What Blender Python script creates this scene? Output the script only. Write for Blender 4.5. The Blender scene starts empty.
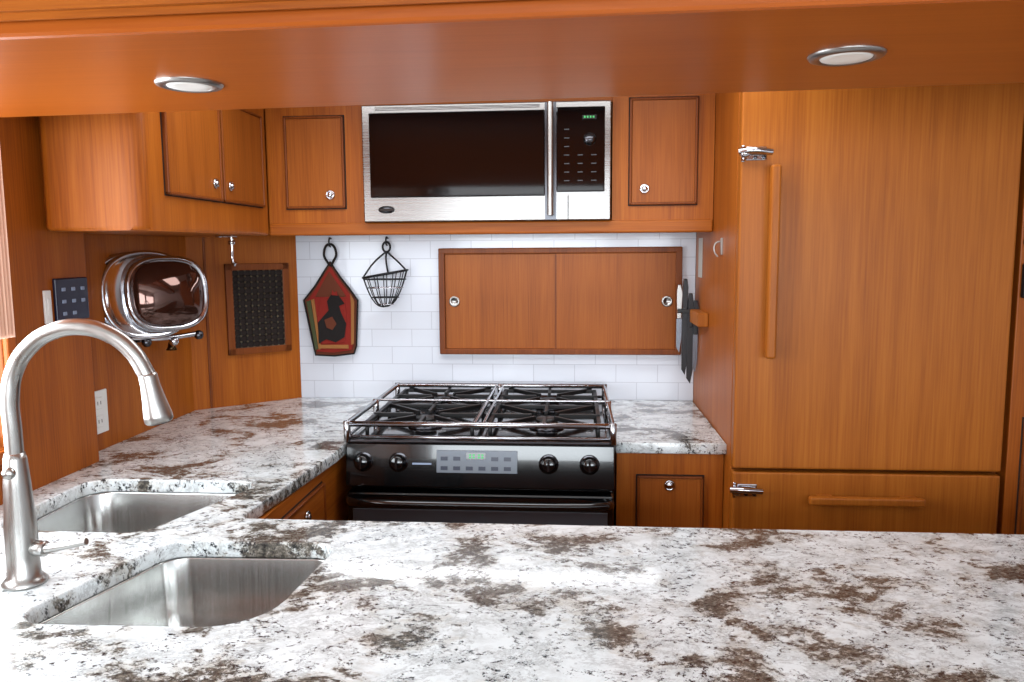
import bpy, bmesh, math, random
from mathutils import Vector, Matrix
random.seed(4)
ZO=0.91          # counter top height above floor; everything below is built relative to the counter top
S=bpy.context.scene
COL=S.collection
# ------------------------------------------------------------------ materials
def lin(c):
    return tuple(((x/255)/12.92 if x/255<=0.04045 else ((x/255+0.055)/1.055)**2.4) for x in c)+(1,)
def newmat(n):
    m=bpy.data.materials.new(n); m.use_nodes=True
    nt=m.node_tree; return m,nt,nt.nodes['Principled BSDF']
def plain(n,c,rough=.5,metal=0,coat=0,emit=None,es=0,noise=0.0):
    m,nt,b=newmat(n)
    b.inputs['Base Color'].default_value=lin(c); b.inputs['Roughness'].default_value=rough
    b.inputs['Metallic'].default_value=metal; b.inputs['Coat Weight'].default_value=coat
    if emit: b.inputs['Emission Color'].default_value=lin(emit); b.inputs['Emission Strength'].default_value=es
    if noise:
        tc=nt.nodes.new('ShaderNodeTexCoord'); nz=nt.nodes.new('ShaderNodeTexNoise'); nz.inputs['Scale'].default_value=60
        bp=nt.nodes.new('ShaderNodeBump'); bp.inputs['Strength'].default_value=noise; bp.inputs['Distance'].default_value=.002
        nt.links.new(tc.outputs['Object'],nz.inputs['Vector']); nt.links.new(nz.outputs['Fac'],bp.inputs['Height']); nt.links.new(bp.outputs['Normal'],b.inputs['Normal'])
    return m
def ramp(nt,stops,interp='LINEAR'):
    r=nt.nodes.new('ShaderNodeValToRGB'); r.color_ramp.interpolation=interp
    e=r.color_ramp.elements
    while len(e)>1: e.remove(e[-1])
    e[0].position=stops[0][0]; e[0].color=stops[0][1]
    for p,c in stops[1:]:
        k=e.new(p); k.color=c
    return r
def wood(n,dark,mid,light,axis='z',off=0,rough=.44,coat=.03):
    m,nt,b=newmat(n)
    tc=nt.nodes.new('ShaderNodeTexCoord'); mp=nt.nodes.new('ShaderNodeMapping')
    sc={'z':(1,1,.025),'x':(.025,1,1),'y':(1,.025,1)}[axis]
    mp.inputs['Scale'].default_value=sc; mp.inputs['Location'].default_value=(off,off*1.7,off*.3)
    nt.links.new(tc.outputs['Object'],mp.inputs['Vector'])
    n1=nt.nodes.new('ShaderNodeTexNoise'); n1.inputs['Scale'].default_value=16; n1.inputs['Detail'].default_value=5; n1.inputs['Roughness'].default_value=.6; n1.inputs['Distortion'].default_value=.3
    n2=nt.nodes.new('ShaderNodeTexNoise'); n2.inputs['Scale'].default_value=230; n2.inputs['Detail'].default_value=2
    nt.links.new(mp.outputs[0],n1.inputs['Vector']); nt.links.new(mp.outputs[0],n2.inputs['Vector'])
    mx=nt.nodes.new('ShaderNodeMath'); mx.operation='MULTIPLY_ADD'; mx.inputs[1].default_value=.46
    nt.links.new(n2.outputs['Fac'],mx.inputs[0]); 
    m2=nt.nodes.new('ShaderNodeMath'); m2.operation='MULTIPLY'; m2.inputs[1].default_value=.56
    nt.links.new(n1.outputs['Fac'],m2.inputs[0]); nt.links.new(m2.outputs[0],mx.inputs[2])
    r=ramp(nt,[(.32,lin(dark)),(.52,lin(mid)),(.74,lin(light))])
    nt.links.new(mx.outputs[0],r.inputs['Fac']); nt.links.new(r.outputs[0],b.inputs['Base Color'])
    b.inputs['Roughness'].default_value=rough; b.inputs['Coat Weight'].default_value=coat; b.inputs['Coat Roughness'].default_value=.2
    b.inputs['Specular IOR Level'].default_value=.22
    return m
W=dict(dark=(132,64,14),mid=(158,84,20),light=(176,101,30))
wood_v=wood('cherry_vertical',axis='z',**W)
wood_v2=wood('cherry_vertical_b',axis='z',off=3.3,dark=(124,60,14),mid=(149,77,18),light=(166,93,27))
wood_f=wood('cherry_fridge',axis='z',off=7.1,dark=(137,72,18),mid=(158,88,24),light=(174,103,33))
wood_x=wood('cherry_horizontal',axis='x',off=1.2,**W)
wood_y=wood('cherry_depth',axis='y',off=2.2,**W)
wood_door=wood('cherry_door',axis='z',off=5.5,dark=(126,63,16),mid=(148,79,23),light=(164,93,31))
wood_tr=wood('cherry_trim_dark',axis='z',dark=(98,46,11),mid=(118,58,16),light=(132,70,22))
wood_sof=wood('cherry_soffit',axis='x',off=4.2,dark=(154,75,22),mid=(163,82,25),light=(172,90,31),rough=.30,coat=.10)
wood_fl=wood('floor_wood',axis='x',dark=(80,56,34),mid=(110,78,48),light=(130,94,60))
gap=plain('shadow_gap',(30,14,6),.8)
chrome=plain('chrome',(200,200,204),.1,1)
black=plain('black_enamel',(10,10,11),.12,0,.5)
blackm=plain('black_cast_iron',(16,16,17),.42)
glass_blk=plain('black_glass',(4,4,5),.06)
white=plain('white_plastic',(225,225,222),.4)
navy=plain('navy_panel',(16,24,50),.3)
grey=plain('grey_key',(130,145,170),.4)
ceil_m=plain('ceiling_paint',(236,236,236),.7)
wall_m=plain('wall_paint',(215,218,222),.7)
steel_dk=plain('dark_steel',(80,80,84),.25,1)
green_led=plain('green_display',(20,50,30),.4,emit=(90,255,140),es=.6)
def brushed(n,c,axis='x',rough=.26):
    m,nt,b=newmat(n)
    tc=nt.nodes.new('ShaderNodeTexCoord'); mp=nt.nodes.new('ShaderNodeMapping'); mp.inputs['Scale'].default_value={'x':(1.5,40,900),'z':(60,60,2),'y':(500,6,6)}[axis]
    nz=nt.nodes.new('ShaderNodeTexNoise'); nz.inputs['Scale'].default_value=1; nz.inputs['Detail'].default_value=2
    nt.links.new(tc.outputs['Object'],mp.inputs['Vector']); nt.links.new(mp.outputs[0],nz.inputs['Vector'])
    r=ramp(nt,[(.3,(rough-.03,)*3+(1,)),(.7,(rough+.05,)*3+(1,))]); nt.links.new(nz.outputs['Fac'],r.inputs['Fac'])
    nt.links.new(r.outputs[0],b.inputs['Roughness']); b.inputs['Metallic'].default_value=1; b.inputs['Base Color'].default_value=lin(c)
    return m
steel=brushed('brushed_steel',(144,142,140))
nickel=brushed('brushed_nickel',(172,171,168),'z',.3)
sink_m=brushed('satin_sink_steel',(192,192,190),'y',.22)
def tile():
    m,nt,b=newmat('white_glass_tile')
    tc=nt.nodes.new('ShaderNodeTexCoord')
    sx=nt.nodes.new('ShaderNodeSeparateXYZ'); cx=nt.nodes.new('ShaderNodeCombineXYZ')
    nt.links.new(tc.outputs['Object'],sx.inputs[0]); nt.links.new(sx.outputs['X'],cx.inputs['X']); nt.links.new(sx.outputs['Z'],cx.inputs['Y'])
    br=nt.nodes.new('ShaderNodeTexBrick'); br.inputs['Scale'].default_value=1; br.inputs['Brick Width'].default_value=.152; br.inputs['Row Height'].default_value=.0655
    br.inputs['Mortar Size'].default_value=.0013; br.inputs['Color1'].default_value=lin((214,219,228)); br.inputs['Color2'].default_value=lin((219,224,233)); br.inputs['Mortar'].default_value=lin((188,192,202))
    nt.links.new(cx.outputs[0],br.inputs['Vector']); nt.links.new(br.outputs['Color'],b.inputs['Base Color'])
    b.inputs['Roughness'].default_value=.2; b.inputs['Coat Weight'].default_value=.2
    return m
tile_m=tile()
def granite():
    m,nt,b=newmat('white_brown_granite')
    L=nt.links; N=nt.nodes
    tc=N.new('ShaderNodeTexCoord')
    mp=N.new('ShaderNodeMapping'); mp.inputs['Rotation'].default_value=(0,0,math.radians(-35)); mp.inputs['Scale'].default_value=(1,1.3,1); mp.inputs['Location'].default_value=(5.3,2.2,0)
    L.new(tc.outputs['Object'],mp.inputs['Vector'])
    def noise(s,d,ro,di):
        n=N.new('ShaderNodeTexNoise'); n.inputs['Scale'].default_value=s; n.inputs['Detail'].default_value=d; n.inputs['Roughness'].default_value=ro; n.inputs['Distortion'].default_value=di
        L.new(mp.outputs[0],n.inputs['Vector']); return n.outputs['Fac']
    def rp(f,a,b_):
        r=ramp(nt,[(a,(0,0,0,1)),(b_,(1,1,1,1))]); L.new(f,r.inputs['Fac']); return r.outputs[0]
    def crp(f,st):
        r=ramp(nt,[(p,lin(c)) for p,c in st]); L.new(f,r.inputs['Fac']); return r.outputs[0]
    def mix(a,bb,f):
        x=N.new('ShaderNodeMix'); x.data_type='RGBA'
        for s,v in ((x.inputs[6],a),(x.inputs[7],bb)):
            if isinstance(v,tuple): s.default_value=v
            else: L.new(v,s)
        L.new(f,x.inputs[0]); return x.outputs[2]
    def mth(op,a,bb,c=None):
        x=N.new('ShaderNodeMath'); x.operation=op
        for i,v in enumerate((a,bb,c)):
            if v is None: continue
            if isinstance(v,(int,float)): x.inputs[i].default_value=v
            else: L.new(v,x.inputs[i])
        return x.outputs[0]
    base=crp(noise(15,13,.76,.2),[(.30,(158,164,164)),(.41,(204,210,211)),(.56,(228,235,237))])
    big=noise(5.6,6,.64,.45)
    c0=mix(base,lin((186,183,174)),mth('MULTIPLY',rp(mth('MULTIPLY_ADD',noise(22,12,.8,.15),.5,big),.74,.83),.7))
    vn=noise(7.5,12,.76,.4); vein=mth('MAXIMUM',mth('SUBTRACT',1.0,mth('MULTIPLY',mth('ABSOLUTE',mth('SUBTRACT',vn,.5),0),45)),0)
    c1=mix(c0,lin((88,89,91)),mth('MULTIPLY',vein,.45))
    fine=noise(34,15,.88,.12)
    f=mth('MULTIPLY_ADD',rp(big,.45,.63),.23,fine)
    pm_=rp(f,.625,.648)
    pc_=crp(noise(70,12,.86,.12),[(.38,(24,25,26)),(.45,(62,60,57)),(.52,(96,91,83)),(.58,(134,128,119)),(.63,(200,199,194))])
    c2=mix(c1,pc_,pm_)
    br=noise(9,6,.65,.5)
    rr_=ramp(nt,[(0,(1,1,1,1)),(.06,(0,0,0,1))]); L.new(mth('ABSOLUTE',mth('SUBTRACT',br,.52),0),rr_.inputs['Fac'])
    sp=mth('MULTIPLY_ADD',rr_.outputs[0],.13,noise(80,10,.82,.1))
    c3=mix(c2,lin((42,43,46)),rp(sp,.63,.652))
    L.new(c3,b.inputs['Base Color'])
    b.inputs['Roughness'].default_value=.14; b.inputs['Coat Weight'].default_value=.2; b.inputs['Coat Roughness'].default_value=.05
    return m
granite_m=granite()
# ------------------------------------------------------------------ helpers
def link(o,parent=None):
    COL.objects.link(o)
    if parent: o.parent=parent
    return o
def grp(name):
    e=bpy.data.objects.new(name,None); COL.objects.link(e); e.empty_display_size=.1; return e
def finish(bm,name,mat,parent,smooth=False,M=None):
    if M is not None: bmesh.ops.transform(bm,matrix=M,verts=bm.verts)
    bmesh.ops.recalc_face_normals(bm,faces=bm.faces)
    me=bpy.data.meshes.new(name); bm.to_mesh(me); bm.free()
    if mat: me.materials.append(mat)
    if smooth:
        for p in me.polygons: p.use_smooth=True
    return link(bpy.data.objects.new(name,me),parent)
def box(name,x0,x1,y0,y1,z0,z1,mat,parent=None,bev=0.0,M=None,seg=2):
    bm=bmesh.new(); bmesh.ops.create_cube(bm,size=1)
    for v in bm.verts:
        v.co=Vector(((x0+x1)/2+v.co.x*(x1-x0),(y0+y1)/2+v.co.y*(y1-y0),(z0+z1)/2+v.co.z*(z1-z0)))
    if bev: bmesh.ops.bevel(bm,geom=bm.edges[:],offset=bev,segments=seg,affect='EDGES',profile=.5)
    return finish(bm,name,mat,parent,M=M)
def prism(name,pts,plane,d0,d1,mat,parent=None,bev=0,M=None,smooth=False,seg=2):
    bm=bmesh.new()
    def co(a,b,d): return {'xz':(a,d,b),'xy':(a,b,d),'yz':(d,a,b)}[plane]
    A=[bm.verts.new(co(a,b,d0)) for a,b in pts]; B=[bm.verts.new(co(a,b,d1)) for a,b in pts]
    bm.faces.new(A); bm.faces.new(B[::-1])
    n=len(pts)
    for i in range(n): bm.faces.new((A[i],A[(i+1)%n],B[(i+1)%n],B[i]))
    if bev: bmesh.ops.bevel(bm,geom=bm.edges[:],offset=bev,segments=seg,affect='EDGES',profile=.5)
    return finish(bm,name,mat,parent,smooth,M)
def lathe(name,prof,origin,axis,mat,parent=None,n=40,sx=1,sy=1,expo=2.0,M=None):
    bm=bmesh.new(); rings=[]
    for r,h in prof:
        ring=[]
        for i in range(n):
            a=2*math.pi*i/n; c,s=math.cos(a),math.sin(a)
            k=(abs(c)**expo+abs(s)**expo)**(-1/expo)
            ring.append(bm.verts.new((r*k*c*sx,r*k*s*sy,h)))
        rings.append(ring)
    for a,b in zip(rings,rings[1:]):
        for i in range(n): bm.faces.new((a[i],a[(i+1)%n],b[(i+1)%n],b[i]))
    if prof[0][0]>1e-6: bm.faces.new(rings[0][::-1])
    if prof[-1][0]>1e-6: bm.faces.new(rings[-1])
    bmesh.ops.remove_doubles(bm,verts=bm.verts,dist=1e-6)
    z=Vector(axis).normalized()
    q=z.to_track_quat('Z','Y').to_matrix().to_4x4()
    T=Matrix.Translation(Vector(origin))@q
    if M is not None: T=M@T
    return finish(bm,name,mat,parent,True,T)
def cyl(name,p0,p1,r,mat,parent=None,r2=None,n=24,M=None):
    p0=Vector(p0);p1=Vector(p1); L=(p1-p0).length; r2=r if r2 is None else r2
    e=min(r,r2,L)*.15
    return lathe(name,[(0,0),(r-e,0),(r,e),(r2,L-e),(r2-e,L),(0,L)],p0,p1-p0,mat,parent,n,M=M)
def tube(name,pts,r,mat,parent=None,cyclic=False,smooth=True,radii=None,M=None):
    cu=bpy.data.curves.new(name,'CURVE'); cu.dimensions='3D'; cu.bevel_depth=r; cu.bevel_resolution=4; cu.use_fill_caps=True
    for pl in (pts if isinstance(pts[0][0],(tuple,list,Vector)) else [pts]):
        if smooth:
            sp=cu.splines.new('BEZIER'); sp.bezier_points.add(len(pl)-1)
            for i,p in enumerate(pl):
                b=sp.bezier_points[i]; b.co=p; b.handle_left_type=b.handle_right_type='AUTO'
                if radii: b.radius=radii[i]
            sp.resolution_u=10
        else:
            sp=cu.splines.new('POLY'); sp.points.add(len(pl)-1)
            for i,p in enumerate(pl): sp.points[i].co=(*p,1)
        sp.use_cyclic_u=cyclic
    tmp=bpy.data.objects.new('tmp',cu); COL.objects.link(tmp)
    dg=bpy.context.evaluated_depsgraph_get(); dg.update()
    me=bpy.data.meshes.new_from_object(tmp.evaluated_get(dg)); bpy.data.objects.remove(tmp)
    me.name=name; me.materials.clear(); me.materials.append(mat)
    if M is not None: me.transform(M)
    for p in me.polygons: p.use_smooth=True
    return link(bpy.data.objects.new(name,me),parent)
def knob(name,o,axis,parent,r=.014):
    lathe(name,[(0,0),(r,0),(r,.004),(r*.82,.007),(r*.72,.0045),(r*.55,.0045),(r*.5,.009),(r*.3,.011),(0,.011)],o,axis,chrome,parent,28)
def door(name,x0,x1,z0,z1,y,parent,mat=None,M=None,lip=.008):
    mat=mat or wood_door
    box(name+'_gap',x0-.003,x1+.003,y-.0015,y+.001,z0-.003,z1+.003,gap,parent,M=M)
    box(name+'_panel',x0+lip,x1-lip,y-.008,y,z0+lip,z1-lip,mat,parent,.001,M=M)
    for s,(a,b,c,d) in dict(l=(x0,x0+lip,z0,z1),r=(x1-lip,x1,z0,z1),b=(x0,x1,z0,z0+lip),t=(x0,x1,z1-lip,z1)).items():
        box(name+'_lip_'+s,a,b,y-.012,y,c,d,wood_tr,parent,.003,M=M)
# ------------------------------------------------------------------ room shell
XL=-1.336; XP=-1.27; FZ=-ZO; CZ=1.16; XR=2.2; YR=-4.6; YP=-.925
box('floor',XL-.1,XR+.1,YR-.1,.12,FZ-.05,FZ,wood_fl)
box('ceiling',XL-.1,XR+.1,YR-.1,.12,CZ,CZ+.05,ceil_m)
wbk_=grp('wall_back')
box('wall_panel',XL-.1,XR+.1,.012,.12,FZ,CZ,wall_m,wbk_)
box('tile_backsplash',-1.04,.433,0,.012,-.02,.64,tile_m,wbk_)
d=Vector((.296,.26,0)); dl=d.length; d.normalize(); nrm=Vector((d.y,-d.x,0))
DM=Matrix((( d.x,-nrm.x,0,XL),(d.y,-nrm.y,0,-.26),(0,0,1,0),(0,0,0,1)))   # local x along panel, local -y toward the room
box('wall_corner_panel',-.015,dl+.012,0,.02,FZ,CZ,wood_v,M=DM)
wl=grp('wall_left')
box('rear_part',XL-.1,XL,YP-.02,.12,FZ,CZ,wood_v,wl)
WY0,WY1,WZ0,WZ1=-2.35,-1.25,.12,.86
box('proud_panel',XL-.1,XP,WY1,YP,FZ,CZ,wood_v2,wl,.003)
box('sill_part',XL-.1,XP,WY0,WY1,FZ,WZ0,wood_v2,wl)
box('head_part',XL-.1,XP,WY0,WY1,WZ1,CZ,wood_v2,wl)
box('aft_part',XL-.1,XP,YR,WY0,FZ,CZ,wood_v2,wl)
w1=grp('window_1')
for n,a in dict(trim_fwd=(WY1-.0,WY1+.028,WZ0-.03,WZ1+.03),trim_aft=(WY0-.03,WY0,WZ0-.03,WZ1+.03),trim_sill=(WY0,WY1,WZ0-.03,WZ0),trim_head=(WY0,WY1,WZ1,WZ1+.03)).items():
    box(n,XP,XP+.014,a[0],a[1],a[2],a[3],wood_sof,w1,.004)
box('mullion',XP-.06,XP-.02,-1.82,-1.79,WZ0,WZ1,chrome,w1)
wr=grp('wall_right'); box('panel',XR,XR+.1,YR-.1,.12,FZ,CZ,wall_m,wr)
wb=grp('wall_rear')
box('low',XL-.1,XR+.1,YR-.1,YR,FZ,.05,wall_m,wb); box('high',XL-.1,XR+.1,YR-.1,YR,.95,CZ,wall_m,wb)
for i,(a,b) in enumerate(((XL-.1,-1.15),(.35,.55),(2.05,XR+.1))): box('post_%d'%i,a,b,YR-.1,YR,.05,.95,wood_v,wb)
# gathered curtain at the forward edge of the window
ct=grp('window_curtain')
front=[];back=[]
for i in range(33):
    yy=-1.312+.062*i/32*1.0
    xx=XP+.030+.008*math.sin(i*1.15)
    front.append((xx,yy)); back.append((xx-.004,yy))
prism('fabric',front+back[::-1],'xy',.37,.90,plain('cream_curtain',(230,190,166),.85,noise=.3),ct)
cyl('curtain_rod',(XP+.028,-2.30,.905),(XP+.028,-1.23,.905),.006,chrome,ct)
for yy in (-2.2,-1.24): cyl('rod_bracket',(XP,yy,.905),(XP+.028,yy,.905),.005,chrome,ct)
# ------------------------------------------------------------------ overhead soffit
sof=grp('ceiling_soffit')
def ybk(x): return -1.335-(x+1.0)*.062
def yfr(x): return -1.885-(x+1.0)*.03
SZ=.83
x0,x1=XP+.002,XR-.002
prism('underside_panel',[(x0,ybk(x0)),(x1,ybk(x1)),(x1,yfr(x1)),(x0,yfr(x0))],'xy',SZ,CZ-.001,wood_sof,sof,.006)
bm=bmesh.new()
def fasc(x,dy0,dy1,z0,z1): return [(x,yfr(x)+dy0,z0),(x,yfr(x)+dy1,z0),(x,yfr(x)+dy1,z1),(x,yfr(x)+dy0,z1)]
A=[bm.verts.new(p) for p in fasc(x0,-.022,0.0,SZ+.018,SZ+.06)];B=[bm.verts.new(p) for p in fasc(x1,-.022,0.0,SZ+.018,SZ+.06)]
bm.faces.new(A);bm.faces.new(B[::-1])
for i in range(4): bm.faces.new((A[i],A[(i+1)%4],B[(i+1)%4],B[i]))
bmesh.ops.bevel(bm,geom=bm.edges[:],offset=.009,segments=4,affect='EDGES')
finish(bm,'moulding',wood_x,sof)
lens=plain('frosted_lens',(205,205,202),.35,emit=(255,250,240),es=.18)
ringm=plain('ring_steel',(165,163,160),.35,1)
for i,(lx,ly) in enumerate(((-.635,-1.600),(.390,-1.683))):
    g=grp('recessed_light')
    lathe('ring',[(.036,.0),(.037,-.004),(.044,-.0055),(.051,-.0035),(.0535,0),(.0535,.002)],(lx,ly,SZ-.001),(0,0,1),ringm,g,40)
    lathe('lens',[(0,-.003),(.02,-.0035),(.035,-.0045),(.037,-.001)],(lx,ly,SZ-.001),(0,0,1),lens,g,32)
# ------------------------------------------------------------------ granite counter
def curve_slab(name,outer,holes,ztop,th,mat,bev=.004):
    cu=bpy.data.curves.new(name,'CURVE'); cu.dimensions='2D'; cu.fill_mode='BOTH'; cu.extrude=th/2-bev; cu.bevel_depth=bev; cu.bevel_resolution=2; cu.offset=-bev
    for pl in [outer]+holes:
        sp=cu.splines.new('POLY'); sp.points.add(len(pl)-1)
        for i,p in enumerate(pl): sp.points[i].co=(p[0],p[1],0,1)
        sp.use_cyclic_u=True
    tmp=bpy.data.objects.new('tmp',cu); COL.objects.link(tmp)
    dg=bpy.context.evaluated_depsgraph_get(); dg.update()
    me=bpy.data.meshes.new_from_object(tmp.evaluated_get(dg)); bpy.data.objects.remove(tmp)
    me.transform(Matrix.Translation((0,0,ztop-th/2))); me.materials.clear(); me.materials.append(mat); me.name=name
    return link(bpy.data.objects.new(name,me))
def quad_round(P,rs,n=8):
    out=[]; m=len(P)
    for i in range(m):
        r=rs[i]
        p=Vector(P[i]); a=(Vector(P[i-1])-p).normalized(); b=(Vector(P[(i+1)%m])-p).normalized()
        half=math.acos(max(-1,min(1,a.dot(b))))/2; t=r/math.tan(half)
        c=p+(a+b).normalized()*(r/math.sin(half)); s=p+a*t; e=p+b*t
        a0=math.atan2(s.y-c.y,s.x-c.x); a1=math.atan2(e.y-c.y,e.x-c.x); da=(a1-a0+math.pi)%(2*math.pi)-math.pi
        for k in range(n+1):
            q=a0+da*k/n; out.append((c.x+r*math.cos(q),c.y+r*math.sin(q)))
    return out
near=quad_round([(-.865,-1.825),(-.47,-1.815),(-.445,-1.475),(-.775,-1.485)],[.05,.10,.05,.05])
far=quad_round([(-1.185,-1.44),(-.86,-1.445),(-.745,-1.09),(-1.185,-1.09)],[.06,.06,.05,.06])
outer=[(XL,-.26),(-1.04,0),(.433,0),(.433,-.655),(.120,-.655),(.120,-.06),(-.666,-.06),(-.660,-.80),(-.70,-1.33),(-.683,-1.347),(1.9,-1.347),(1.9,-2.15),(XP,-2.15),(XP,YP),(XL,YP)]
curve_slab('granite_countertop',outer,[near,far],0,.032,granite_m)
# ------------------------------------------------------------------ sink
sk=grp('kitchen_sink')
def bowl(name,poly,depth):
    c=Vector((sum(p[0] for p in poly)/len(poly),sum(p[1] for p in poly)/len(poly)))
    bm=bmesh.new(); rings=[]
    for s,z in ((1.06,-.0335),(1.015,-.0335),(1.01,-.036),(.975,-depth+.055),(.950,-depth+.026),(.90,-depth+.008),(.84,-depth),(.45,-depth-.003),(.14,-depth-.005)):
        rings.append([bm.verts.new((c.x+(p[0]-c.x)*s,c.y+(p[1]-c.y)*s,z)) for p in poly])
    n=len(poly)
    for a,b in zip(rings,rings[1:]):
        for i in range(n): bm.faces.new((a[i],a[(i+1)%n],b[(i+1)%n],b[i]))
    bm.faces.new(rings[-1])
    finish(bm,name,sink_m,sk,True)
    lathe(name+'_drain',[(0,.001),(.012,.001),(.014,.004),(.03,.002),(.043,.004),(.046,0)],(c.x,c.y,-depth-.004),(0,0,1),chrome,sk,32)
    for i in range(8):
        a=i*math.pi/4; cyl(name+'_drain_slot',(c.x+.021*math.cos(a),c.y+.021*math.sin(a),-depth-.003),(c.x+.021*math.cos(a),c.y+.021*math.sin(a),-depth+.001),.004,gap,sk,n=10)
bowl('near_bowl',near,.19); bowl('far_bowl',far,.19)
# ------------------------------------------------------------------ faucet
fc=grp('kitchen_faucet'); fx,fy=-.925,-1.688
lathe('body',[(0,0),(.034,0),(.035,.004),(.030,.010),(.0255,.016),(.0245,.05),(.0245,.10),(.0225,.125),(.0205,.17),(.0175,.215),(.0150,.225),(0,.225)],(fx,fy,0.0005),(0,0,1),nickel,fc,40)
R=.116; cx=fx+R; pts=[(fx,fy,.20),(fx,fy,.26),(fx,fy,.318)]
for k in range(1,8):
    a=math.pi-k*math.radians(163)/7; pts.append((cx+R*math.cos(a),fy+.02*k/7,.318+R*math.sin(a)))
tube('gooseneck',pts,.0138,nickel,fc)
e=Vector(pts[-1]); dr=(Vector((.19,.02,-1))).normalized()
lathe('spray_head',[(0,0),(.0142,0),(.0148,.004),(.0152,.02),(.0185,.045),(.0225,.070),(.0225,.079),(.019,.083),(0,.083)],e-dr*.004,dr,nickel,fc,36)
lathe('spray_face',[(0,0),(.016,0),(.016,.0015),(0,.002)],e+dr*.079,dr,blackm,fc,28)
cyl('lever_hub',(fx+.018,fy,.062),(fx+.044,fy-.002,.062),.013,nickel,fc)
tube('lever',[(fx+.04,fy-.002,.062),(fx+.075,fy-.004,.068),(fx+.118,fy-.006,.078)],.0075,nickel,fc,radii=[1.2,.9,.8])
lathe('button',[(0,0),(.010,0),(.010,.012),(.006,.016),(0,.016)],(fx,fy-.012,.195),(0.3,-1,0.1),nickel,fc,20)
# ------------------------------------------------------------------ base cabinets
bc=grp('base_cabinet')
box('carcass',.124,.432,-.62,-.003,FZ,-.034,wood_v,bc)
door('door',.183,.375,-.60,-.105,-.62,bc,wood_door); knob('door_knob',(.277,-.629,-.132),(0,-1,0),bc,.016)
bl=grp('base_cabinet')
def ML(X): # faces +x : local x -> world y, local -y -> world +x
    return Matrix(((0,-1,0,X),(1,0,0,0),(0,0,1,0),(0,0,0,1)))
prism('carcass',[(-.685,-.07),(-.685,-1.04),(-.735,-1.04),(-.735,-1.36),(-1.26,-1.36),(-1.26,-.30),(-1.0,-.07)],'xy',FZ,-.25,wood_v,bl)
box('face',-.72,-.685,-1.34,-.07,-.25,-.034,wood_y,bl)
box('top_rail_fill',-1.25,-.72,-1.03,-.30,-.25,-.034,wood_v,bl)
door('drawer',-1.19,-.86,-.215,-.07,0,bl,wood_y,M=ML(-.685)); knob('drawer_knob',(-.676,-1.01,-.115),(1,0,0),bl,.016)
pb=grp('peninsula_cabinet')
box('carcass_right',-.40,1.88,-1.90,-1.38,FZ,-.034,wood_v,pb)
box('carcass_left',XP+.01,-.42,-1.90,-1.38,FZ,-.25,wood_v,pb)
box('apron',XP+.01,-.40,-1.905,-1.88,-.25,-.034,wood_v,pb)
# ------------------------------------------------------------------ wall cabinets
UB=.6055; UF=-.35
c1=grp('wall_cabinet')
box('carcass',-1.0,-.680,UF,-.002,UB+.021,CZ-.002,wood_v,c1)
door('door',-.938,-.742,.692,.985,UF,c1); knob('door_knob',(-.790,UF-.009,.735),(0,-1,0),c1,.015)
c2=grp('wall_cabinet')
box('carcass',.117,.432,UF,-.002,UB+.021,CZ-.002,wood_v,c2)
door('door',.170,.380,.692,1.02,UF,c2); knob('door_knob',(.217,UF-.009,.742),(0,-1,0),c2,.015)
box('over_microwave_filler',-.680,.117,UF+.01,-.002,1.014,CZ-.002,wood_x,c2)
rl=grp('cabinet_light_rail')
box('rail',-1.0,.432,UF-.006,UF+.02,UB,UB+.0395,wood_x,rl,.005); box('bottom_panel',-1.0,.432,UF+.02,-.002,UB+.006,UB+.02,wood_x,rl)
c3=grp('wall_cabinet')
P=[(-1.334,-.36),(-1.334,YP+.005),(-1.268,YP),(-1.266,-1.08),(-1.235,-1.115)]
for k in range(7):
    a=math.radians(-90+90*k/6); P.append((-1.0-.035+.035*math.cos(a),-1.115+.035+.035*math.sin(a)))
P+=[(-1.0,-.352)]
prism('carcass',P,'xy',UB,CZ-.002,wood_v,c3,.010,seg=3)
M3=ML(-1.0)
for a,b,nm in ((-1.012,-.708,'door_a'),(-.698,-.405,'door_b')):
    door(nm,a,b,.695,.98,0,c3,M=M3)
knob('door_knob_a',(-.992,-.752,.742),(1,0,0),c3,.014); knob('door_knob_b',(-.992,-.655,.742),(1,0,0),c3,.014)
# ------------------------------------------------------------------ microwave
mw=grp('microwave_oven'); y=-.385
box('case',-.674,.111,y+.02,-.004,.648,1.012,black,mw)
box('front_frame',-.674,.111,y,y+.02,.646,1.010,steel,mw,.003)
box('door_glass',-.650,-.094,y-.006,y,.722,.985,glass_blk,mw,.003)
box('door_seam',-.023,-.020,y-.002,y+.01,.648,.722,gap,mw)
box('handle_recess',-.094,-.058,y-.002,y,.648,1.008,steel_dk,mw)
box('control_panel',-.058,.092,y-.006,y,.733,.992,glass_blk,mw,.003)
tube('door_handle',[(-.076,y-.045,.660),(-.076,y-.045,1.0)],.0095,nickel,mw)
for z in (.69,.975): cyl('handle_post',(-.076,y,z),(-.076,y-.045,z),.007,steel,mw)
box('clock_display',.022,.066,y-.0075,y-.006,.954,.966,plain('display_ground',(14,24,16),.2),mw)
for k in range(4): box('clock_digit_%d'%k,.027+k*.009,.032+k*.009,y-.0085,y-.0074,.957,.963,green_led,mw)
for i in range(3): box('top_vent_slot',-.63,-.11,y-.001,y+.005,.993+i*.004,.9945+i*.004,gap,mw)
lathe('selector_dial',[(0,0),(.019,0),(.019,.004),(.015,.012),(.0,.013)],(.045,y-.006,.893),(0,-1,0),steel_dk,mw)
key=plain('control_legend',(52,53,56),.5)
for r in range(7):
    for c in range(3):
        if r in(0,1,2) and c!=0: continue
        box('key_%d_%d'%(r,c),-.034+c*.042,-.018+c*.042,y-.0068,y-.006,.925-r*.026-.003,.925-r*.026,key,mw)
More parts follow.
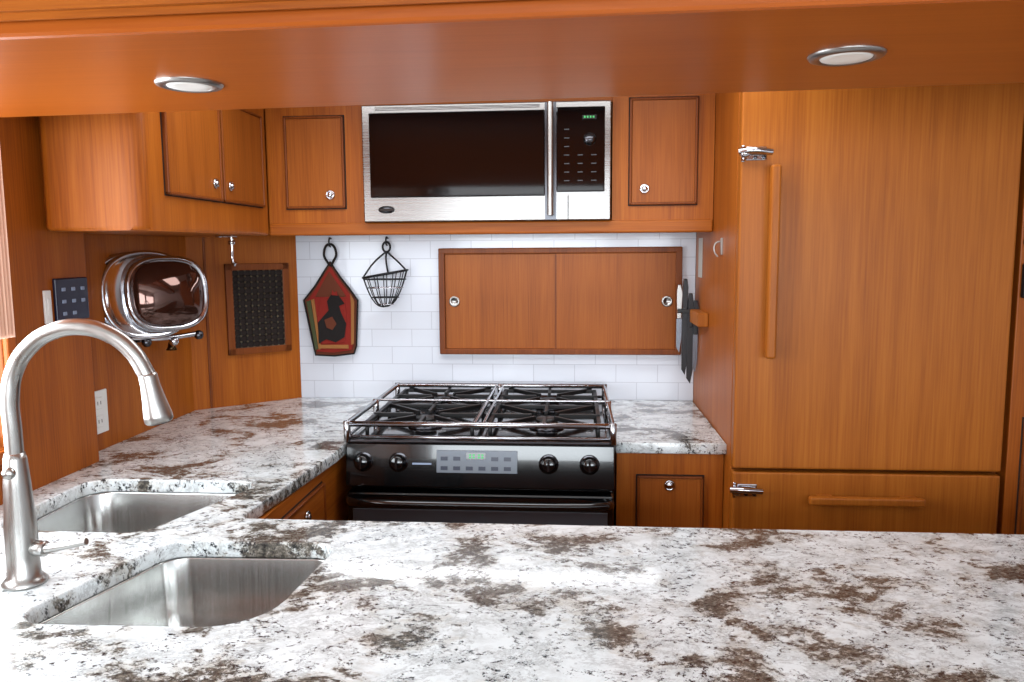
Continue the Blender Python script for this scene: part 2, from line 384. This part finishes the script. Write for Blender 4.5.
lathe('badge',[(0,0),(.012,0),(.012,.002),(0,.002)],(-.600,y,.684),(0,-1,0),steel_dk,mw,sx=2.2,sy=1.0)
box('badge_text',-.622,-.578,y-.003,y-.002,.680,.688,black,mw)
# ------------------------------------------------------------------ sliding door cabinet in backsplash
h=grp('sliding_door_cabinet')
fw=.022; hx0,hx1,hz0,hz1=-.499,.384,.1704,.5616
box('frame_top',hx0,hx1,-.024,0,hz1-fw,hz1,wood_tr,h,.004); box('frame_bottom',hx0,hx1,-.024,0,hz0,hz0+fw,wood_tr,h,.004)
box('frame_left',hx0,hx0+fw,-.024,0,hz0+fw*.8,hz1-fw*.8,wood_tr,h,.002); box('frame_right',hx1-fw,hx1,-.024,0,hz0+fw*.8,hz1-fw*.8,wood_tr,h,.002)
box('door_left',hx0+fw,-.06,-.012,-.001,hz0+fw,hz1-fw,wood_door,h,.001); box('door_right',-.070,hx1-fw,-.0195,-.0125,hz0+fw,hz1-fw,wood_door,h,.001)
box('door_edge',-.072,-.066,-.0205,-.012,hz0+fw,hz1-fw,wood_tr,h)
for a,yy in ((-.443,-.012),(.332,-.0195)):
    lathe('finger_pull',[(0,.001),(.012,.001),(.013,.004),(.019,.003),(.020,0)],(a,yy,.366),(0,-1,0),nickel,h,28)
# ------------------------------------------------------------------ refrigerator with wood panels
fr=grp('panelled_refrigerator'); FY=-.736
box('gable_panel',.434,.441,FY+.034,-.002,FZ,CZ-.002,wood_v,fr,.001)
box('cabinet_body',.443,1.150,FY+.04,-.002,FZ,CZ-.002,wood_tr,fr)
box('door_panel',.4345,1.140,FY-.006,FY+.032,-.047,CZ-.01,wood_f,fr,.005)
box('drawer_panel',.4345,1.140,FY-.006,FY+.032,-.42,-.057,wood_f,fr,.005)
box('lower_panel',.4345,1.140,FY-.006,FY+.032,-.80,-.43,wood_f,fr,.005)
box('door_handle',.505,.531,FY-.050,FY-.024,.262,.768,wood_f,fr,.006)
for z in (.30,.73): box('handle_foot',.510,.526,FY-.03,FY-.005,z-.02,z+.02,wood_f,fr)
box('drawer_handle',.632,.934,FY-.046,FY-.024,-.137,-.113,wood_f,fr,.006)
for x in (.68,.90): box('drawer_handle_foot',x-.02,x+.02,FY-.03,FY-.005,-.133,-.117,wood_f,fr)
for nm,z in (('upper',.80),('lower',-.107)):
    box('latch_base_'+nm,.4345,.443,FY-.014,FY-.002,z-.022,z+.022,chrome,fr,.003)
    box('latch_plate_'+nm,.446,.500,FY-.012,FY-.006,z-.018,z+.018,chrome,fr,.003)
    tube('latch_arm_'+nm,[(.426,FY-.022,z+.004),(.462,FY-.032,z+.006),(.510,FY-.026,z+.002)],.0085,chrome,fr)
    lathe('latch_pivot_'+nm,[(0,0),(.013,0),(.013,.014),(.009,.020),(0,.020)],(.442,FY-.012,z),(0,-1,0),chrome,fr,20)
    for sx_ in (.470,.492): cyl('latch_screw_'+nm,(sx_,FY-.012,z-.010),(sx_,FY-.016,z-.010),.005,steel_dk,fr,n=12)
pc=grp('pantry_cabinet')
box('carcass',1.155,XR-.003,FY,-.002,FZ,CZ-.002,wood_v2,pc,.003)
door('lower_door',1.19,1.62,-.62,.10,FY,pc,wood_door)
door('upper_door',1.19,1.62,.20,1.02,FY,pc,wood_door)
lathe('latch',[(0,0),(.016,0),(.016,.01),(.008,.02),(0,.02)],(1.176,FY-.000,.565),(0,-1,0),blackm,pc,20)
box('latch_body',1.160,1.187,FY-.02,FY,.42,.51,blackm,pc,.004)
# ------------------------------------------------------------------ gas range
g=grp('gas_range'); gx0,gx1=-.654,.113; gy=-.715
box('body',gx0,gx1,gy+.03,-.075,FZ+.005,0.004,black,g,.004)
box('cooktop_pan',gx0,gx1,gy+.005,-.066,.004,.014,black,g,.004)
prism('control_panel',[(gy+.03,.012),(gy-.012,.008),(gy-.032,-.115),(gy+.03,-.125)],'yz',gx0,gx1,black,g,.004)
box('front_trim',gx0,gx1,gy-.018,gy+.03,.008,.018,steel_dk,g,.004)
def pf(z): return gy-.012-.020*(.008-z)/.123
nn=Vector((0,-.123,.020)).normalized()
for i,x in enumerate((-.602,-.500,-.072,.042)):
    lathe('knob_bezel_%d'%i,[(0,0),(.028,0),(.028,.002),(0,.002)],(x,pf(-.045),-.045),nn,steel_dk,g,28)
    lathe('knob_%d'%i,[(0,0),(.023,0),(.022,.010),(.018,.022),(.015,.024),(0,.024)],Vector((x,pf(-.045),-.045))+nn*.002,nn,black,g,28)
    box('knob_grip_%d'%i,x-.003,x+.003,pf(-.045)-.034,pf(-.045)-.020,-.058,-.026,steel_dk,g,.001)
PM=Matrix.Translation((0,pf(-.045),-.045))@Matrix.Rotation(math.atan2(.020,.123)*-1,4,'X')
silver=plain('silver_membrane',(104,110,118),.4,.3)
box('display_panel',-.390,-.160,-.0025,.001,-.028,.036,silver,g,.001,M=PM)
box('display_window',-.305,-.250,-.0035,-.002,.010,.030,glass_blk,g,M=PM)
for k,xx in enumerate((-.297,-.287,-.272,-.262)):
    for zz in (.014,.021): box('digit_%d'%k,xx,xx+.006,-.0042,-.003,zz,zz+.0045,green_led,g,M=PM)
for r in range(2):
    for c in range(6):
        if r==1 and c in(2,3): continue
        box('membrane_key_%d_%d'%(r,c),-.378+c*.036,-.358+c*.036,-.0035,-.002,-.020+r*.027,-.009+r*.027,navy,g,M=PM)
box('maker_plate',-.460,-.405,-.0015,.001,-.006,-.001,grey,g,M=PM)
box('oven_door',gx0+.004,gx1-.004,gy-.030,gy+.03,-.70,-.132,black,g,.006)
box('oven_window',gx0+.02,gx1-.02,gy-.033,gy-.028,-.58,-.180,plain('oven_glass',(90,93,100),.3,.5),g,.001)
tube('oven_handle',[(gx0+.012,gy-.03,-.155),(gx0+.03,gy-.062,-.150),(-.27,gy-.085,-.148),(gx1-.03,gy-.062,-.150),(gx1-.012,gy-.03,-.155)],.013,black,g)
box('storage_drawer',gx0+.004,gx1-.004,gy-.025,gy+.03,-.88,-.71,black,g,.006)
for i,(bx,by) in enumerate(((-.46,-.22),(-.46,-.53),(-.085,-.22),(-.085,-.53))):
    lathe('burner_base_%d'%i,[(0,0),(.055,0),(.052,.008),(.036,.012),(.034,.02),(0,.02)],(bx,by,.013),(0,0,1),steel_dk,g,36)
    lathe('burner_cap_%d'%i,[(0,0),(.034,0),(.036,.004),(.030,.010),(0,.011)],(bx,by,.034),(0,0,1),blackm,g,36)
gz=.048
for i,(a,b) in enumerate(((-.620,-.288),(-.255,.078))):
    t=.012
    box('grate_back_%d'%i,a,b,-.096,-.096+t,gz-.008,gz+.004,blackm,g,.002)
    box('grate_front_%d'%i,a,b,-.665,-.665+t,gz-.008,gz+.004,blackm,g,.002)
    box('grate_left_%d'%i,a,a+t,-.665,-.085,gz-.008,gz+.004,blackm,g,.002)
    box('grate_right_%d'%i,b-t,b,-.665,-.085,gz-.008,gz+.004,blackm,g,.002)
    box('grate_mid_%d'%i,a,b,-.381,-.369,gz-.008,gz+.004,blackm,g,.002)
    mx=(a+b)/2
    for j,by in enumerate((-.22,-.53)):
        for k in range(8):
            an=k*math.pi/4
            dx,dy=math.cos(an),math.sin(an)
            ex=min(abs((b-a)/2/dx) if abs(dx)>.01 else 9, abs(.148/dy) if abs(dy)>.01 else 9)
            Mx=Matrix.Translation((mx,by,gz+.002))@Matrix.Rotation(an,4,'Z')
            box('grate_finger_%d_%d_%d'%(i,j,k),.042,ex,-.005,.005,-.008,.006,blackm,g,.002,M=Mx)
    for (fx_,fy_) in ((a+.01,-.655),(b-.01,-.655),(a+.01,-.095),(b-.01,-.095),(a+.01,-.375),(b-.01,-.375)):
        cyl('grate_foot_%d'%i,(fx_,fy_,.013),(fx_,fy_,gz-.004),.006,blackm,g,n=10)
zr=.064; ry0=gy-.016
railm=plain('rail_steel',(175,175,178),.18,1)
tube('sea_rail_loop',[(gx0+.006,ry0,zr),(gx1-.006,ry0,zr),(gx1-.006,-.082,zr),(gx0+.006,-.082,zr)],.0085,railm,g,True,False)
tube('sea_rail_lower',[(gx0+.006,ry0,zr-.038),(gx1-.006,ry0,zr-.038),(gx1-.006,-.082,zr-.038),(gx0+.006,-.082,zr-.038)],.0055,railm,g,True,False)
for (px,py) in [(x,yy) for x in (gx0+.006,gx1-.006) for yy in (ry0,-.40,-.082)]+[(-.27,-.082)]:
    cyl('rail_post',(px,py,.012),(px,py,zr+.009),.010,railm,g,n=16)
for i,x in enumerate((-.283,-.258)): tube('fiddle_bar_%d'%i,[(x,ry0,zr),(x,-.082,zr)],.004,railm,g)
tube('fiddle_cross_bar',[(gx0+.006,-.37,zr),(gx1-.006,-.37,zr)],.004,railm,g)
# ------------------------------------------------------------------ vent grille on the corner panel
v=grp('ventilation_grille')
a,b,z0,z1=.125,.356,.185,.512; f=.024
for nm,(p,q_,r_,s_) in dict(left=(a,a+f,z0,z1),right=(b-f,b,z0,z1),bottom=(a,b,z0,z0+f),top=(a,b,z1-f,z1)).items():
    box('frame_'+nm,p,q_,-.018,-.0005,r_,s_,wood_tr,v,.002,M=DM)
box('backing',a+f,b-f,-.003,-.0005,z0+f,z1-f,gap,v,M=DM)
rows=13; cols=8
segs=[]
w_=b-a-2*f; h_=z1-z0-2*f
brass=plain('grille_metal',(120,108,88),.3,1)
lat=plain('lattice_metal',(46,42,40),.4,.8)
for r in range(rows+1): segs.append([(a+f,-.007,z0+f+h_*r/rows),(b-f,-.007,z0+f+h_*r/rows)])
for c in range(cols+1): segs.append([(a+f+w_*c/cols,-.009,z0+f),(a+f+w_*c/cols,-.009,z1-f)])
tube('lattice',segs,.0022,lat,v,False,False,M=DM)
bm=bmesh.new()
for r in range(rows+1):
    for c in range(cols+1):
        bmesh.ops.create_uvsphere(bm,u_segments=8,v_segments=6,radius=.0042,matrix=Matrix.Translation((a+f+w_*c/cols,-.010,z0+f+h_*r/rows)))
finish(bm,'rosettes',brass,v,True,DM)
box('trim_1',.055,.064,-.006,0,.0,UB,wood_tr,None,.002,M=DM)
# ------------------------------------------------------------------ switches, outlet
s=grp('switch_panel')
box('plate',XP,XP+.010,-1.067,-.940,.385,.492,navy,s,.003)
for r in range(3):
    for c in range(3):
        if (r+c)%3==2 and r==0: continue
        box('key_%d_%d'%(r,c),XP+.010,XP+.0125,-1.048+c*.038,-1.034+c*.038,.400+r*.030,.409+r*.030,grey,s,.001)
s=grp('light_switch'); box('plate',XP,XP+.006,-1.105,-1.080,.385,.465,white,s,.002); box('rocker',XP+.006,XP+.009,-1.098,-1.087,.405,.445,white,s,.001)
s=grp('power_outlet'); box('plate',XL,XL+.007,-.865,-.778,.048,.170,white,s,.003)
for z in (.084,.136):
    box('socket_%d'%(z*1000),XL+.007,XL+.0095,-.838,-.806,z-.016,z+.016,white,s,.002)
    for yy in (-.829,-.815): box('slot',XL+.0094,XL+.010,yy-.001,yy+.001,z-.005,z+.005,gap,s)
# ------------------------------------------------------------------ chrome nested pans with glass lid on left wall
cw=grp('hanging_chrome_pans')
ax=Vector((.78,-.62,.10)).normalized()
for i,(px,py,pz,rr) in enumerate(((-1.300,-.680,.425,.126),(-1.278,-.668,.427,.128),(-1.256,-.656,.430,.128))):
    prof=[(rr*.55,-.012),(rr*.96,-.012),(rr*1.03,-.006),(rr*1.04,0),(rr*1.02,.005),(rr*.97,.006),(rr*.93,.002),(rr*.6,.0)]
    lathe('pan_%d'%i,prof,(px,py,pz),ax,chrome,cw,56,sx=1.02,sy=.98,expo=2.4)
fcn=(-1.215,-.622,.432); rr=.122
lathe('front_pan_body',[(rr*.9,-.045),(rr*1.0,-.030),(rr*1.03,-.010),(rr*1.03,.0),(rr*.99,.006),(rr*.96,.009),(rr*.93,.009),(rr*.90,.006)],fcn,ax,chrome,cw,56,sx=1.0,sy=.90,expo=2.8)
dkg=plain('dark_glass_lid',(82,52,42),.07,.75,.6)
lathe('glass_lid',[(rr*.91,.006),(rr*.84,.017),(rr*.66,.031),(rr*.40,.041),(rr*.15,.045),(0,.046)],fcn,ax,dkg,cw,56,sx=1.0,sy=.90,expo=2.8)
box('wall_bracket',XL,XL+.05,-.72,-.52,.288,.318,steel_dk,cw,.004)
tube('support_rod',[(XL+.03,-.68,.300),(-1.235,-.60,.296),(-1.17,-.52,.302)],.008,chrome,cw)
for i,(px,py,pz) in enumerate(((-1.27,-.66,.295),(-1.225,-.585,.290),(-1.175,-.525,.303))):
    lathe('clamp_knob_%d'%i,[(0,0),(.008,0),(.014,.006),(.014,.018),(.008,.026),(0,.027)],(px,py,pz+.006),(.2,-.3,-1),chrome if i%2 else steel_dk,cw,20)
cyl('wall_mount_stem',(XL,-.62,.43),(-1.23,-.64,.43),.022,steel_dk,cw)
bl_=grp('small_bell')
lathe('bell_body',[(0,.030),(.006,.029),(.010,.022),(.012,.010),(.018,0),(.016,0),(0,.006)],(-1.300,-.46,.240),(0,0,1),plain('bronze',(70,52,34),.3,1),bl_,24)
tube('bell_hook',[(XL,-.46,.290),(XL+.02,-.46,.296),(-1.300,-.46,.286),(-1.300,-.46,.268)],.0025,blackm,bl_)
hl=grp('hanging_hook')
box('mount_plate',-1.13,-1.075,-.475,-.435,UB-.006,UB,chrome,hl,.002)
tube('hook_rod',[(-1.085,-.455,UB-.004),(-1.085,-.455,UB-.045),(-1.085,-.455,UB-.082),(-1.078,-.462,UB-.094),(-1.070,-.468,UB-.085)],.0045,chrome,hl)
lathe('hook_collar',[(0,0),(.010,0),(.010,.012),(0,.012)],(-1.085,-.455,UB-.028),(0,0,1),chrome,hl,16)
# ------------------------------------------------------------------ pot holder (hanging fabric)
red=plain('red_fabric',(132,28,16),.9,noise=.6); tan=plain('tan_fabric',(150,98,50),.9,noise=.6); blk=plain('black_fabric',(22,17,16),.95,noise=.5); grn=plain('green_fabric',(66,70,40),.9,noise=.5)
brn=plain('brown_fabric',(96,44,22),.9,noise=.5)
pm=grp('pot_holder')
body=[(-.905,.515),(-.870,.460),(-.835,.415),(-.805,.372),(-.815,.200),(-.825,.172),(-.90,.163),(-.972,.166),(-.985,.235),(-1.010,.372),(-.965,.425),(-.935,.470)]
prism('back_layer',body,'xz',-.020,-.008,brn,pm,.003)
prism('front_layer',[((x+.908)*.90-.908,(z-.33)*.92+.33) for x,z in body],'xz',-.026,-.018,red,pm,.003)
prism('upper_patch',[(-.908,.480),(-.875,.430),(-.845,.385),(-.965,.385),(-.935,.435)],'xz',-.029,-.024,brn,pm,.002)
prism('centre_patch',[(-.942,.385),(-.852,.385),(-.846,.300),(-.856,.215),(-.945,.208),(-.960,.30)],'xz',-.030,-.024,red,pm,.002)
prism('green_strip',[(-.998,.368),(-.982,.374),(-.958,.19),(-.970,.185)],'xz',-.031,-.025,grn,pm,.001)
prism('ochre_strip',[(-.980,.374),(-.968,.378),(-.948,.19),(-.957,.187)],'xz',-.031,-.025,tan,pm,.001)
box('tan_band',-.955,-.842,-.0325,-.029,.192,.206,tan,pm,.001)
prism('bird_print',[(-.918,.370),(-.900,.396),(-.874,.390),(-.852,.360),(-.874,.352),(-.866,.325),(-.848,.285),(-.856,.235),(-.890,.215),(-.925,.228),(-.955,.210),(-.955,.290),(-.932,.315),(-.912,.335)],'xz',-.034,-.029,blk,pm,.001)
prism('bird_print_wing',[(-.930,.300),(-.900,.312),(-.884,.285),(-.900,.262),(-.922,.270)],'xz',-.036,-.032,brn,pm,.001)
prism('bird_print_comb',[(-.900,.392),(-.896,.412),(-.888,.398),(-.880,.408),(-.876,.390)],'xz',-.036,-.032,red,pm,.001)
prism('tan_edge',[(-.830,.398),(-.815,.368),(-.822,.21),(-.832,.205),(-.828,.36)],'xz',-.032,-.026,tan,pm,.001)
tube('piping',[(x,-.021,z) for x,z in body],.0035,blk,pm,True,False)
tube('cord',[(-.908,-.018,.500),(-.928,-.018,.545),(-.905,-.020,.580),(-.882,-.018,.548),(-.900,-.018,.505),(-.915,-.018,.47)],.0045,blk,pm)
tube('hook',[(-.905,-.001,.600),(-.905,-.022,.600),(-.905,-.026,.578),(-.905,-.012,.570)],.003,blackm,pm)
# ------------------------------------------------------------------ wire basket
wbk=grp('wire_basket')
bx,bz=-.690,.470
blackw=plain('black_wire',(26,26,28),.4,.6)
tube('rim',[(bx+.082*math.cos(t),-.058+.050*math.sin(t),bz+.014*math.cos(t)) for t in [i*math.pi/9 for i in range(18)]],.0042,blackw,wbk,True)
L=[]
for k in range(14):
    t=k*math.pi/7; L.append([(bx+.082*math.cos(t)*r,-.058+.050*math.sin(t)*r,bz-.120*(1-r**2.4)+.014*math.cos(t)*r) for r in (1,.93,.8,.6,.35,.1)])
tube('basket_ribs',L,.0018,blackw,wbk)
for i,r in enumerate((.93,.8,.6,.35)):
    tube('basket_ring_%d'%i,[(bx+.082*math.cos(t)*r,-.058+.050*math.sin(t)*r,bz-.120*(1-r**2.4)) for t in [i2*math.pi/9 for i2 in range(18)]],.0020,chrome if i%2 else blackw,wbk,True)
tube('hanger',[[(bx-.080,-.058,bz-.01),(bx-.045,-.045,bz+.040),(bx,-.028,bz+.082)],[(bx+.080,-.058,bz+.012),(bx+.045,-.045,bz+.045),(bx,-.028,bz+.082)],[(bx,-.010,bz-.0),(bx-.004,-.02,bz+.05),(bx,-.028,bz+.082)]],.0034,blackw,wbk)
tube('hanger_loop',[(bx+.014*math.cos(t),-.026,bz+.098+.018*math.sin(t)) for t in [i*math.pi/5 for i in range(10)]],.004,blackw,wbk,True)
tube('hook',[(bx,-.001,.600),(bx,-.026,.602),(bx,-.032,.582),(bx,-.018,.574)],.003,blackw,wbk)
# ------------------------------------------------------------------ knives on the gable
kn=grp('knife_rack'); KX=.4335
box('holder',KX-.034,KX,-.300,-.120,.300,.345,wood_f,kn,.003)
blade=plain('knife_blade',(120,124,132),.3,1); hand=plain('knife_handle',(20,20,26),.35)
box('strip',KX-.075,KX-.004,-.115,-.085,.330,.345,blackm,kn,.002)
for i,(xc,yy,zt,zb,hw,m_) in enumerate(((.366,-.095,.430,.190,.009,blade),(.386,-.100,.450,.110,.010,hand),(.404,-.105,.400,.080,.011,hand),(.421,-.110,.375,.120,.008,blade))):
    prism('blade_%d'%i,[(xc-hw,zt-.12),(xc+hw,zt-.12),(xc+hw,zb+.05),(xc+hw*.2,zb),(xc-hw,zb+.02)],'xz',yy-.002,yy+.002,m_,kn)
    prism('handle_%d'%i,[(xc-.008,zt-.12),(xc+.008,zt-.12),(xc+.009,zt-.03),(xc+.005,zt),(xc-.006,zt),(xc-.009,zt-.03)],'xz',yy-.008,yy+.008,hand if i!=0 else nickel,kn,.003)
box('paper_label',KX-.0015,KX-.0002,-.155,-.075,.455,.590,plain('label_paper',(195,195,188),.7))
hk=grp('wall_hook')
box('plate',KX-.004,KX,-.52,-.50,.535,.585,nickel,hk,.001); tube('hook',[(KX-.003,-.51,.575),(KX-.018,-.51,.57),(KX-.022,-.51,.545),(KX-.012,-.51,.53)],.0025,nickel,hk)
for o in list(S.objects):
    if o.parent is None: o.location.z+=ZO
# ------------------------------------------------------------------ camera
yaw,ph,rol=.0799,.1150,-.0070
fwd=Vector((-math.sin(yaw)*math.cos(ph),math.cos(yaw)*math.cos(ph),-math.sin(ph)))
ri=Vector((math.cos(yaw),math.sin(yaw),0)); up=ri.cross(fwd)
r2=ri*math.cos(rol)+up*math.sin(rol); u2=-ri*math.sin(rol)+up*math.cos(rol)
cd=bpy.data.cameras.new('camera'); cam=bpy.data.objects.new('camera',cd); COL.objects.link(cam)
cam.matrix_world=Matrix(((r2.x,u2.x,-fwd.x,0),(r2.y,u2.y,-fwd.y,-2.8943),(r2.z,u2.z,-fwd.z,.5536+ZO),(0,0,0,1)))
cd.sensor_width=36; cd.lens=787.605/1024*36; cd.clip_start=.02
S.camera=cam
# ------------------------------------------------------------------ lights
def area(n,loc,rot,sx,sy,e,c=(1,1,1)):
    l=bpy.data.lights.new(n,'AREA'); l.shape='RECTANGLE'; l.size=sx; l.size_y=sy; l.energy=e; l.color=c
    o=bpy.data.objects.new(n,l); COL.objects.link(o); o.location=loc; o.rotation_euler=rot; return o
R_=math.radians
area('window_daylight_rear_a',(-.4,YR+.02,.5+ZO),(R_(90),0,0),1.4,.85,43,(.89,.96,1))
area('window_daylight_rear_b',(1.3,YR+.02,.5+ZO),(R_(90),0,0),1.4,.85,37,(.89,.96,1))
area('window_daylight_left',(XP-.03,-1.8,.50+ZO),(0,R_(-90),0),.72,1.08,20,(.89,.96,1))
area('galley_ceiling_light',(-.2,-.95,CZ-.01+ZO),(0,0,0),1.5,.35,13,(.93,.97,1))
area('undercabinet_light',(-.3,-.20,UB-.004+ZO),(0,0,0),1.2,.05,2.4,(.90,.95,1))
w=bpy.data.worlds.new('world'); S.world=w; w.use_nodes=True
bg=w.node_tree.nodes['Background']; bg.inputs['Color'].default_value=(.80,.88,1,1); bg.inputs['Strength'].default_value=2.0
S.view_settings.view_transform='Standard'; S.view_settings.look='None'
